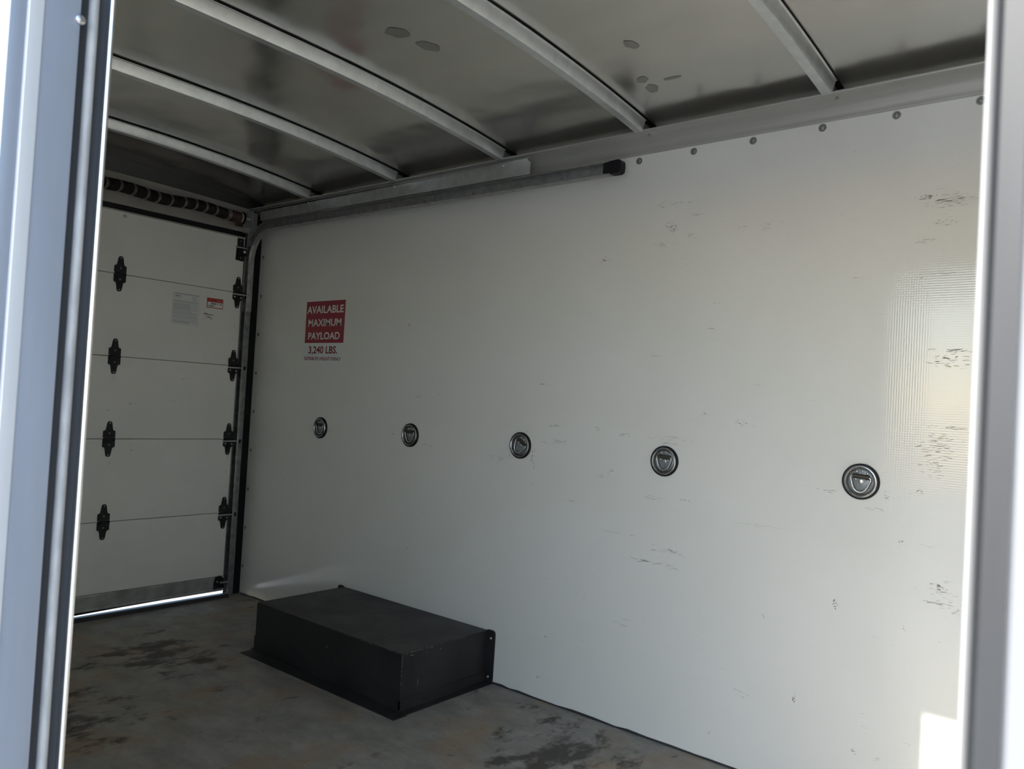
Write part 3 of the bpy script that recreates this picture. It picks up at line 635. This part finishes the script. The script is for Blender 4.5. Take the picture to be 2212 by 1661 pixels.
# ================================================================== THINGS
# ------------------------------------------------------------------ door track : C-channel, up the corner, round the bend, along the wall
tr = empty('door_track', (0.0, -0.07, 0.0))
tag(tr, 'steel door track rising in the corner and bending along the wall', 'track')
def track_path():
    p = [(0.0, 0.008), (0.0, 1.465)]
    up = [(0.0, 1.465), (0.0, 1.60)]
    for k in range(0, 17):
        t = math.pi / 2 * k / 16; up.append((0.171 - 0.171 * math.cos(t), 1.728 + 0.171 * math.sin(t)))
    up.append((0.30, 1.899))
    return p, up, [(0.30, 1.899), (2.20, 1.889)]
def sweep(path, sec, name, m, dn=0.0):
    """sec = list of (n, y): n across the channel, to the inside of the bend"""
    b = MB(); vs = []; fs = []; k = len(sec)
    for i, (x, z) in enumerate(path):
        a = path[max(i - 1, 0)]; c = path[min(i + 1, len(path) - 1)]
        t = Vector((c[0] - a[0], c[1] - a[1])).normalized(); nx, nz = t.y, -t.x
        vs += [(x + nx * (q + dn), y, z + nz * (q + dn)) for q, y in sec]
    for i in range(len(path) - 1):
        for q in range(k): fs.append((i * k + q, i * k + (q + 1) % k, (i + 1) * k + (q + 1) % k, (i + 1) * k + q))
    fs += [tuple(range(k)), tuple(range((len(path) - 1) * k, len(path) * k))]
    b.add(vs, fs)
    o = b.build(name, m, None, True); o.parent = tr; o.matrix_parent_inverse = Matrix.Translation((0, 0.07, 0)); return o
CH = [(-0.0205, -0.055), (0.0205, -0.055), (0.0225, -0.057), (0.0228, -0.070), (0.0222, -0.084), (0.0210, -0.0870), (0.0190, -0.0875), (0.0182, -0.0860), (0.0196, -0.083), (0.0203, -0.070), (0.0200, -0.0600), (0.0180, -0.0575),
      (-0.0180, -0.0575), (-0.0200, -0.0600), (-0.0203, -0.070), (-0.0196, -0.083), (-0.0182, -0.0860), (-0.0190, -0.0875), (-0.0210, -0.0870), (-0.0222, -0.084), (-0.0228, -0.070), (-0.0225, -0.057)]
pv, pc, ph = track_path()
sweep(pv, CH, 'vertical_track', M_track2, -0.004)
sweep(pc, CH, 'curved_track', M_track)
sweep(ph, CH, 'horizontal_track', M_track)
tb_ = head_mesh('bolt', 0.0048, 0.003, M_dullbolt, 0, (0, -1, 0), 10)
for x in (0.20, 0.62, 0.95, 1.27, 1.545, 1.60, 1.98):
    o = inst('bolt', tb_, (x, -0.058 + 0.07, 1.899 - 0.010 * (x - 0.3) / 1.9 - 0.002), tr)
mb_ = MB().box((0.02, -0.055, 0.30), (0.045, -0.002, 0.36), None, 0.002).box((-0.02, -0.055, 1.30), (0.02, -0.002, 1.36), None, 0.002)
for z in (0.30, 0.90, 1.38):
    o = MB().box((-0.045, -0.055, z), (0.012, -0.052, z + 0.05), None, 0.001).build('wall_bracket', M_hinge, tr); o.matrix_parent_inverse = Matrix.Translation((0, 0.07, 0))
# black rubber end stop
st = MB()
pr = []
for a, c in [(2.176, 1.8715), (2.203, 1.8715), (2.2045, 1.8665), (2.232, 1.8660), (2.240, 1.8685), (2.2445, 1.8740), (2.2460, 1.888), (2.2450, 1.9045), (2.241, 1.9100), (2.232, 1.9120), (2.205, 1.9105), (2.176, 1.9065)]: pr.append((a, c))
st.prism(pr, lambda a, c, h: (a, h, c), -0.090, -0.0582)
o = st.build('end_stop', M_rubber, tr, True); o.matrix_parent_inverse = Matrix.Translation((0, 0.07, 0)); o['label'] = 'black rubber end stop'
# little plate by the curve
o = MB().prism([(0.06, 1.905), (0.10, 1.945), (0.20, 1.945), (0.20, 1.925), (0.13, 1.915), (0.085, 1.885)], lambda a, c, h: (a, h, c), -0.054, -0.050).build('gusset', M_galv, tr); o.matrix_parent_inverse = Matrix.Translation((0, 0.07, 0))

# ------------------------------------------------------------------ galvanised plate above the track
pl = empty('bracket_plate', (0.1, -0.08, 1.93)); tag(pl, 'long galvanised angle plate under the top rail above the door track', 'plate')
inv = Matrix.Translation((-0.1, 0.08, -1.93))
o = MB().prism([(0.10, 1.9265), (1.850, 1.9165), (1.852, 1.962), (1.838, 1.9725), (0.10, 1.9795)], lambda a, c, h: (a, h, c), -0.0865, -0.0835).build('upright_leaf', M_galv, pl); o.matrix_parent_inverse = inv
o = MB().prism([(-0.0865, 1.9725), (-0.0865, 1.9780), (-0.070, 1.9915), (-0.070, 1.9890)], lambda a, c, h: (h, a, c), 0.10, 1.838).build('top_lip', M_galv, pl); o.matrix_parent_inverse = inv
pb = head_mesh('bolt', 0.0050, 0.005, M_bolt, 0, (0, -1, 0), 10)
for x, z in ((1.72, 1.966), (1.11, 1.966), (0.50, 1.969)):
    o = inst('bolt', pb, (x - 0.1, -0.0865 + 0.08, z - 1.93), pl)

# ------------------------------------------------------------------ counterbalance spring over the door
sp = empty('torsion_spring', (0.035, -0.15, 1.93)); tag(sp, 'dark coiled counterbalance spring on a shaft above the roll-up door', 'spring')
inv = Matrix.Translation((-0.035, 0.15, -1.93))
def sag(y): return 0.005 * math.sin((y + 0.85) * 17.0) * (1 if y > -0.9 else 0.6) - 0.004 * (y + 0.15)
SX = 0.045
def centre(y): return (SX, y, 1.935 + sag(y))
# bands of tight wire with a few open turns where the bare wire shows
b = MB(); y0, y1 = -1.72, -0.215; n = int((y1 - y0) / 0.0045); seg = 16; vs = []; fs = []
for i in range(2 * n + 1):
    y = y0 + (y1 - y0) * i / (2 * n); c = centre(y); r = 0.0275 if i % 2 else 0.0252
    for k in range(seg):
        t = 2 * math.pi * k / seg; vs.append((c[0] + r * math.cos(t), c[1], c[2] + r * math.sin(t)))
for i in range(2 * n):
    for k in range(seg): fs.append((i * seg + k, i * seg + (k + 1) % seg, (i + 1) * seg + (k + 1) % seg, (i + 1) * seg + k))
fs += [tuple(range(seg)), tuple(range(2 * n * seg, (2 * n + 1) * seg))]
b.add(vs, fs); o = b.build('coil', M_spring, sp, True); o.matrix_parent_inverse = inv
yy = -0.235; turns = []
for gap in (0.075, 0.055, 0.052, 0.055, 0.066, 0.062, 0.052, 0.060, 0.062, 0.062, 0.10, 0.07, 0.06, 0.07, 0.08, 0.07, 0.06, 0.08): turns.append(yy); yy -= gap
for j, y in enumerate(turns):
    b = MB()
    for q in range(3 if j else 5):
        pts = []
        for k in range(25):
            t = 2 * math.pi * k / 24; yk = y - 0.0042 * q + 0.011 * math.cos(t); c = centre(yk)
            pts.append((c[0] + 0.0276 * math.cos(t), yk, c[2] + 0.0276 * math.sin(t)))
        b.tube(pts, 0.0011, None, 6)
    o = b.build('open_turn', M_springbare, sp, True); o.matrix_parent_inverse = inv
c = centre(-0.2)
o = MB().lathe([(0.024, 0), (0.0285, 0.006), (0.0275, 0.040), (0.026, 0.058)], (SX, -0.215, c[2]), (0, 1, 0), None, 20).build('winding_cone', M_rust, sp, True); o.matrix_parent_inverse = inv
o = MB().lathe([(0.026, 0.0), (0.0275, 0.001), (0.0275, 0.008), (0.026, 0.009)], (SX, -0.168, c[2]), (0, 1, 0), None, 20).build('pale_collar', M_ring, sp, True); o.matrix_parent_inverse = inv
o = MB().box((SX - 0.008, -0.190, 1.885), (SX + 0.012, -0.150, 1.912), None, 0.004).build('set_screw_lug', M_rust, sp); o.matrix_parent_inverse = inv
o = MB().tube([(SX, -WID + 0.06, 1.932), (SX, -0.100, 1.932)], 0.0125, None, 14).build('shaft', M_track, sp, True); o.matrix_parent_inverse = inv
o = MB().lathe([(0.010, 0), (0.032, 0.001), (0.032, 0.006), (0.010, 0.007)], (SX, -0.155, c[2]), (0, 1, 0), None, 20).build('end_disc', M_rubber, sp, True); o.matrix_parent_inverse = inv
o = MB().box((-0.004, -0.112, 1.890), (SX + 0.030, -0.1085, 1.975), None, 0.001).box((-0.004, -0.112, 1.890), (0.0, -0.088, 1.975)).build('end_bracket', M_galv, sp); o.matrix_parent_inverse = inv

# ------------------------------------------------------------------ payload sign
SX0, SX1 = 0.4215, 0.7195
sg = empty('payload_sign', (SX0, 0.0, 1.2165)); tag(sg, 'red and white payload limit sticker on the white side wall', 'sign')
inv = Matrix.Translation((-SX0, 0, -1.2165))
def on_wall(a, c, d=0.0009): return (a, -d, c)
o = MB().box((SX0, -0.0006, 1.3065), (SX1, 0, 1.5085)).build('red_panel', M_red, sg); o.matrix_parent_inverse = inv
o = MB().box((SX0, -0.0006, 1.2165), (SX1, 0, 1.3060)).build('white_panel', M_white, sg); o.matrix_parent_inverse = inv
w = SX1 - SX0; hR = 1.5085 - 1.3065; hW = 1.3060 - 1.2165
for txt, x0, x1, t, bt_, m, z1, h, bold in (('AVAILABLE', .020, .965, .110, .292, M_letw, 1.5085, hR, .022), ('MAXIMUM', .070, .925, .428, .605, M_letw, 1.5085, hR, .022), ('PAYLOAD', .085, .905, .745, .920, M_letw, 1.5085, hR, .022),
                                         ('3,240 LBS.', .120, .865, .17, .64, M_letr, 1.3060, hW, .024), ('DISTRIBUTE WEIGHT EVENLY', .015, .965, .755, .935, M_letr, 1.3060, hW, .022)):
    o = lettering(txt, on_wall, SX0 + w * x0, SX0 + w * x1, z1 - h * bt_, z1 - h * t, m, sg, bold); o.matrix_parent_inverse = inv

# ------------------------------------------------------------------ stickers on the door
def on_door(a, c, d=0.0010): return (d, a, c)
def flat(b, y0, y1, z0, z1, d): b.add([(d, y0, z0), (d, y1, z0), (d, y1, z1), (d, y0, z1)], [(0, 1, 2, 3)]); return b
s1 = empty('instruction_sticker', (0, -0.467, 1.360)); tag(s1, 'large pale instruction sticker of fine print on the door', 'sticker')
inv = Matrix.Translation((0, 0.467, -1.360))
Y0, Y1, Z0, Z1 = -0.4655, -0.3290, 1.3595, 1.5120
o = MB().box((0, Y0, Z0), (0.0006, Y1, Z1)).build('sheet', M_paper, s1); o.matrix_parent_inverse = inv
b = MB(); e_ = 0.0009
for a in ((Y0, Y0 + e_, Z0, Z1), (Y1 - e_, Y1, Z0, Z1), (Y0, Y1, Z0, Z0 + e_), (Y0, Y1, Z1 - e_, Z1)): flat(b, *a, 0.0009)
o = b.build('border', M_print, s1); o.matrix_parent_inverse = inv
b = MB(); rnd = random.Random(21); flat(b, Y0 + 0.006, Y1 - 0.004, Z1 - 0.0065, Z1 - 0.0030, 0.0009)
z = Z1 - 0.038
while z > Z0 + 0.006:
    y = Y0 + 0.004; end = Y1 - rnd.choice((0.005, 0.006, 0.02, 0.008, 0.045, 0.006))
    while y < end:
        ww = rnd.uniform(0.003, 0.011); flat(b, y, min(y + ww, end), z, z + 0.0019, 0.0009); y += ww + 0.0012
    z -= rnd.choice((0.0034, 0.0034, 0.0034, 0.0062))
o = b.build('fine_print', M_print, s1); o.matrix_parent_inverse = inv
b = MB()
yl, zl = Y0 + 0.006, Z1 - 0.026
for a in ((yl, yl + 0.034, zl + 0.0145, zl + 0.0152), (yl + 0.006, yl + 0.028, zl, zl + 0.0007), (yl, yl + 0.0008, zl + 0.005, zl + 0.0145), (yl + 0.0332, yl + 0.034, zl + 0.005, zl + 0.0145)): flat(b, *a, 0.0009)
b.add([(0.0009, yl, zl + 0.005), (0.0009, yl + 0.0008, zl + 0.005), (0.0009, yl + 0.0065, zl + 0.0007), (0.0009, yl + 0.006, zl)], [(0, 1, 2, 3)])
b.add([(0.0009, yl + 0.034, zl + 0.005), (0.0009, yl + 0.0332, zl + 0.005), (0.0009, yl + 0.0275, zl + 0.0007), (0.0009, yl + 0.028, zl)], [(0, 1, 2, 3)])
for k in range(4): flat(b, Y1 - 0.042 + 0.004 * (k % 2), Y1 - 0.012 - 0.003 * (k % 3), Z1 - 0.014 - 0.0055 * k, Z1 - 0.012 - 0.0055 * k, 0.0009)
o = b.build('emblem', M_print, s1); o['kind'] = 'stuff'; o.matrix_parent_inverse = inv
o = lettering('TODCO', on_door, yl + 0.004, yl + 0.030, zl + 0.0062, zl + 0.0130, M_printd, s1, 0.03); o.matrix_parent_inverse = inv

s2 = empty('red_sticker', (0, -0.290, 1.459)); tag(s2, 'small red and white serial number sticker on the door', 'sticker')
inv = Matrix.Translation((0, 0.290, -1.459))
Y0, Y1, Z0, Z1 = -0.2905, -0.2030, 1.4590, 1.5090
o = MB().box((0, Y0, Z0), (0.0006, Y1, Z1)).build('red_ground', M_lred, s2); o.matrix_parent_inverse = inv
o = flat(MB(), Y0 + 0.004, Y1 - 0.003, Z0 + 0.004, Z1 - 0.020, 0.0008).build('white_field', M_paper, s2); o.matrix_parent_inverse = inv
b = MB(); rnd = random.Random(2)
def blur_digits(b, y, z, n, w_, h_, d=0.0011):
    for i in range(n):
        yy = y + i * w_
        flat(b, yy, yy + w_ * 0.32, z, z + h_, d); flat(b, yy + w_ * 0.5, yy + w_ * 0.78, z + h_ * rnd.choice((0, .5)), z + h_, d); flat(b, yy, yy + w_ * 0.78, z + h_ * rnd.choice((0, .4, .8)), z + h_ * 0.2 + h_ * rnd.choice((.2, .4, .8)), d)
blur_digits(b, Y0 + 0.022, Z0 + 0.0175, 6, 0.0050, 0.0085); flat(b, Y0 + 0.053, Y0 + 0.056, Z0 + 0.0205, Z0 + 0.0220, 0.0011); blur_digits(b, Y0 + 0.0575, Z0 + 0.0175, 1, 0.006, 0.0085); blur_digits(b, Y0 + 0.071, Z0 + 0.0175, 2, 0.0052, 0.0085)
blur_digits(b, Y0 + 0.011, Z0 + 0.0065, 7, 0.0044, 0.0075)
o = b.build('serial_print', M_printd, s2); o.matrix_parent_inverse = inv
b = MB(); flat(b, Y0 + 0.055, Y1 - 0.006, Z1 - 0.013, Z1 - 0.009, 0.0009); o = b.build('pale_print', mat('sticker_pale_red', (0.55, 0.22, 0.21), 0.5), s2); o.matrix_parent_inverse = inv
s3 = empty('small_sticker', (0, -0.304, 1.402)); tag(s3, 'little clear sticker of black print below the red sticker', 'sticker')
inv = Matrix.Translation((0, 0.304, -1.402))
o = MB().box((0, -0.3045, 1.4015), (0.0004, -0.2505, 1.4320)).build('sheet', M_door, s3); o.matrix_parent_inverse = inv
b = MB(); rnd = random.Random(6)
flat(b, -0.3035, -0.284, 1.4255, 1.4300, 0.0007); flat(b, -0.284, -0.252, 1.4235, 1.4265, 0.0007)
for k in range(14):
    y = -0.303 + rnd.random() * 0.036; z = 1.407 + rnd.random() * 0.013; flat(b, y, y + rnd.uniform(0.004, 0.012), z, z + 0.0012, 0.0007)
o = b.build('black_print', M_printd, s3); o.matrix_parent_inverse = inv
b = MB()
for k in range(5):
    t = 2 * math.pi * k / 5; flat(b, -0.263 + 0.006 * math.cos(t) - 0.0025, -0.263 + 0.006 * math.cos(t) + 0.0025, 1.406 + 0.004 * math.sin(t) - 0.001, 1.406 + 0.004 * math.sin(t) + 0.0012, 0.0007)
o = b.build('red_mark', M_letr, s3); o.matrix_parent_inverse = inv

# ------------------------------------------------------------------ recessed D-ring tie-downs (local frame : x right, z up, -y out of the wall)
def tie_meshes():
    out = {}
    ax = (0, -1, 0)
    out['rubber_gasket'] = MB().lathe([(0.0500, 0), (0.0500, 0.0060), (0.0485, 0.0078), (0.0440, 0.0080), (0.0435, 0.0)], (0, 0, 0), ax, None, 48).mesh('rubber_gasket', M_rubber, True)
    out['pan'] = MB().lathe([(0.0440, 0.0070), (0.0446, 0.0092), (0.0430, 0.0114), (0.0408, 0.0120), (0.0388, 0.0108), (0.0374, 0.0075), (0.0366, 0.0020), (0.0366, 0.0006)], (0, 0, 0), ax, None, 48)
    out['pan'].f.pop(); out['pan'].f.pop(); out['pan'].mi = out['pan'].mi[:-2]; out['pan'] = out['pan'].mesh('pan', M_zinc, True)
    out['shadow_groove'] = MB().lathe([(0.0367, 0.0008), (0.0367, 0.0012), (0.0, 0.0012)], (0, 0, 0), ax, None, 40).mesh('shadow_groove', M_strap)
    out['plate'] = MB().lathe([(0.0338, 0.0012), (0.0338, 0.0020), (0.0330, 0.0026), (0.0, 0.0026)], (0, 0, 0), ax, None, 40).mesh('plate', M_plate, True)
    b = MB(); pts = []
    ring = [(-0.0205, 0.0140), (-0.0255, 0.0120), (-0.0268, 0.0075), (-0.0250, 0.0010), (-0.0205, -0.0120), (-0.0150, -0.0225), (-0.0080, -0.0282), (0.0, -0.0300), (0.0080, -0.0282), (0.0150, -0.0225), (0.0205, -0.0120), (0.0250, 0.0010), (0.0268, 0.0075), (0.0255, 0.0120), (0.0205, 0.0140)]
    b.tube([(x, -0.0062 - 0.0012, z) for x, z in ring], 0.0027, None, 10, True); out['d_ring'] = b.mesh('d_ring', M_dring, True)
    b = MB(); b.tube([(x, -0.0022, z) for x, z in ring], 0.0042, None, 8, True); b.v = [(x, -0.0022 + (y + 0.0022) * 0.25, z) for x, y, z in b.v]; out['ring_recess_shade'] = b.mesh('ring_recess_shade', M_strap, True)  # flattened dark backing stands in for the shaded recess around the D-ring
    b = MB()
    arch = [(-0.0070, 0.0026), (-0.0055, 0.0072), (-0.0030, 0.0104), (0.0, 0.0112), (0.0030, 0.0104), (0.0055, 0.0072), (0.0070, 0.0026)]
    b.prism([(z + 0.0140, h) for z, h in arch], lambda a, c, h: (h, -c, a), -0.0225, 0.0225); out['strap'] = b.mesh('strap', M_strap, True)
    out['rivet'] = MB().lathe(round_bolt(0.0036, 0.0030), (0, -0.0026, 0), ax, None, 12).mesh('rivet', M_bolt, True)
    out['centre_bolt'] = MB().lathe([(0.0068, 0.0), (0.0068, 0.0012), (0.0060, 0.0018), (0.0042, 0.0020), (0.0040, 0.0036), (0.0016, 0.0040), (0.0015, 0.0026), (0.0, 0.0026)], (0, -0.0026, 0), ax, None, 18).mesh('centre_bolt', M_bolt, True)
    return out
TM = tie_meshes()
TIES = [(0.5899, 0.9008, 0, 'round D-ring tie-down on white wall below the payload sticker, nearest the rear door'),
        (1.2094, 0.9085, 0, 'round D-ring tie-down with brown chips on both sides, second from rear door'),
        (1.8124, 0.9118, 33, 'round tie-down with tilted D-ring, middle one on the white wall'),
        (2.4203, 0.9073, 3, 'round D-ring tie-down, second largest, fourth from the rear door'),
        (3.0328, 0.9057, 5, 'round D-ring tie-down nearest the viewer, largest on the white wall')]
for x, z, deg, lab in TIES:
    e = empty('tie_down', (x, 0, z)); e.rotation_euler = (0, math.radians(deg), 0)
    tag(e, lab, 'tie-down', 'tie-downs along the white wall')
    for nme in ('rubber_gasket', 'pan', 'shadow_groove', 'plate', 'ring_recess_shade', 'd_ring', 'strap', 'centre_bolt'): inst(nme, TM[nme], (0, 0, 0), e)
    for rx, rz in ((-0.0140, 0.0262), (0.0150, 0.0245), (-0.0140, 0.0045), (0.0130, 0.0035), (0.0010, 0.0285)): inst('rivet', TM['rivet'], (rx, 0, rz), e)

# ------------------------------------------------------------------ black steel wheel box
bx = empty('wheel_box', (1.27, -0.22, 0.0)); tag(bx, 'black painted steel wheel box on the floor against the white wall', 'wheel box')
inv = Matrix.Translation((-1.27, 0.22, 0))
def part(mb, name, m, smooth=False, lab=None):
    o = mb.build(name, m, bx, smooth); o.matrix_parent_inverse = inv
    if lab: o['label'] = lab
    return o
BX0, BX1, BYF, BZ = 0.8343, 1.7040, -0.4473, 0.1945
part(MB().box((BX0, BYF, BZ - 0.003), (BX1, -0.002, BZ), None, 0.0012), 'top_plate', M_box)
part(MB().box((BX0, BYF, 0.0), (BX1, BYF + 0.003, BZ - 0.003)), 'front_plate', M_box)
part(MB().box((BX1 - 0.003, BYF + 0.003, 0.0), (BX1, -0.002, BZ - 0.003)), 'end_plate', M_box)
part(MB().box((BX0, BYF + 0.003, 0.0), (BX0 + 0.003, -0.002, BZ - 0.003)), 'end_plate', M_box)
# angle-iron skirt: upright leg on the plates, flat leg on the floor
part(MB().prism([(BYF + 0.0, 0.060), (BYF - 0.0035, 0.0585), (BYF - 0.0035, 0.006), (BYF - 0.010, 0.004), (-0.5100, 0.003), (-0.5100, 0.0), (BYF, 0.0)], lambda a, c, h: (h, a, c), BX0 - 0.002, BX1 + 0.0035), 'front_skirt', M_box)
part(MB().prism([(BX1, 0.040), (BX1 + 0.0035, 0.0385), (BX1 + 0.0035, 0.006), (BX1 + 0.008, 0.004), (BX1 + 0.038, 0.003), (BX1 + 0.038, 0.0), (BX1, 0.0)], lambda a, c, h: (a, h, c), BYF - 0.0035, -0.002), 'side_skirt', M_box)
part(MB().box((BX1 + 0.0036, -0.5100, 0.0), (BX1 + 0.0440, BYF - 0.0036, 0.003)), 'corner_tab', M_box)
part(MB().prism([(BX0, 0.040), (BX0 - 0.0035, 0.0385), (BX0 - 0.0035, 0.006), (BX0 - 0.024, 0.003), (BX0 - 0.024, 0.0), (BX0, 0.0)], lambda a, c, h: (a, h, c), BYF, -0.002), 'side_skirt', M_box)
fp = []
for a, c in ((1.704, 0.004), (1.7385, 0.004), (1.7405, 0.010), (1.7425, 0.184), (1.7405, 0.1925), (1.735, 0.1975), (1.726, 0.1985), (1.704, 0.1975)): fp.append((a, c))
part(MB().prism(fp, lambda a, c, h: (a, h, c), -0.006, -0.0005), 'wall_flange', M_box)
part(MB().prism([(2 * 0.8343 - 0.003 - a + 0.8727, c) for a, c in fp], lambda a, c, h: (a, h, c), -0.006, -0.0005), 'wall_flange', M_box)
wb2 = head_mesh('bolt', 0.0058, 0.0055, M_bolt, 0, (0, -1, 0), 16)
for x, z in ((1.7245, 0.168), (1.7195, 0.022)): inst('bolt', wb2, (x - 1.27, -0.006 + 0.22, z), bx)
b = MB(); rnd = random.Random(13)
for k in range(70):     # bare-metal chips along the edges
    if rnd.random() < 0.45: y = rnd.uniform(BYF, -0.02); p = Vector((BX1 + 0.0002, y, BZ - abs(rnd.gauss(0, 0.0015)) - 0.001)); u = Vector((0, 1, 0)); w_ = Vector((0, 0, 1))
    elif rnd.random() < 0.6: x = rnd.uniform(BX0, BX1); p = Vector((x, BYF - 0.0002, BZ - abs(rnd.gauss(0, 0.0015)) - 0.001)); u = Vector((1, 0, 0)); w_ = Vector((0, 0, 1))
    else: z = rnd.uniform(0.07, BZ); p = Vector((BX1 + 0.0002, BYF + 0.0015 + rnd.uniform(-0.001, 0.001), z)); u = Vector((0, 0, 1)); w_ = Vector((0, 1, 0))
    l = rnd.uniform(0.001, 0.007); h = rnd.uniform(0.0003, 0.0011)
    b.add([p - u * l, p + w_ * h, p + u * l, p - w_ * h], [(0, 1, 2, 3)])
for (x, y, z, u, w_, l, h) in ((1.7043, -0.365, 0.082, (0, 0, 1), (0, 1, 0), 0.020, 0.0009), (1.30, -0.4477, 0.125, (1, 0, -0.3), (0, 0, 1), 0.006, 0.002), (1.7043, -0.33, 0.178, (0, 1, 0), (0, 0, 1), 0.004, 0.001), (1.7043, -0.26, 0.176, (0, 1, 0), (0, 0, 1), 0.005, 0.0012),
                              (1.22, -0.18, 0.1947, (1, 0.6, 0), (0, 1, 0), 0.018, 0.001), (1.42, -0.14, 0.1947, (1, 0.4, 0), (0, 1, 0), 0.008, 0.001), (1.7043, -0.40, 0.182, (0, 1, 0), (0, 0, 1), 0.012, 0.0012), (1.7077, -0.36, 0.016, (0, 0, 1), (0, 1, 0), 0.003, 0.0012)):
    p = Vector((x, y, z)); u = Vector(u).normalized(); w_ = Vector(w_); b.add([p - u * l, p + w_ * h, p + u * l, p - w_ * h], [(0, 1, 2, 3)])
o = part(b, 'paint_chip', M_chip); o['kind'] = 'stuff'
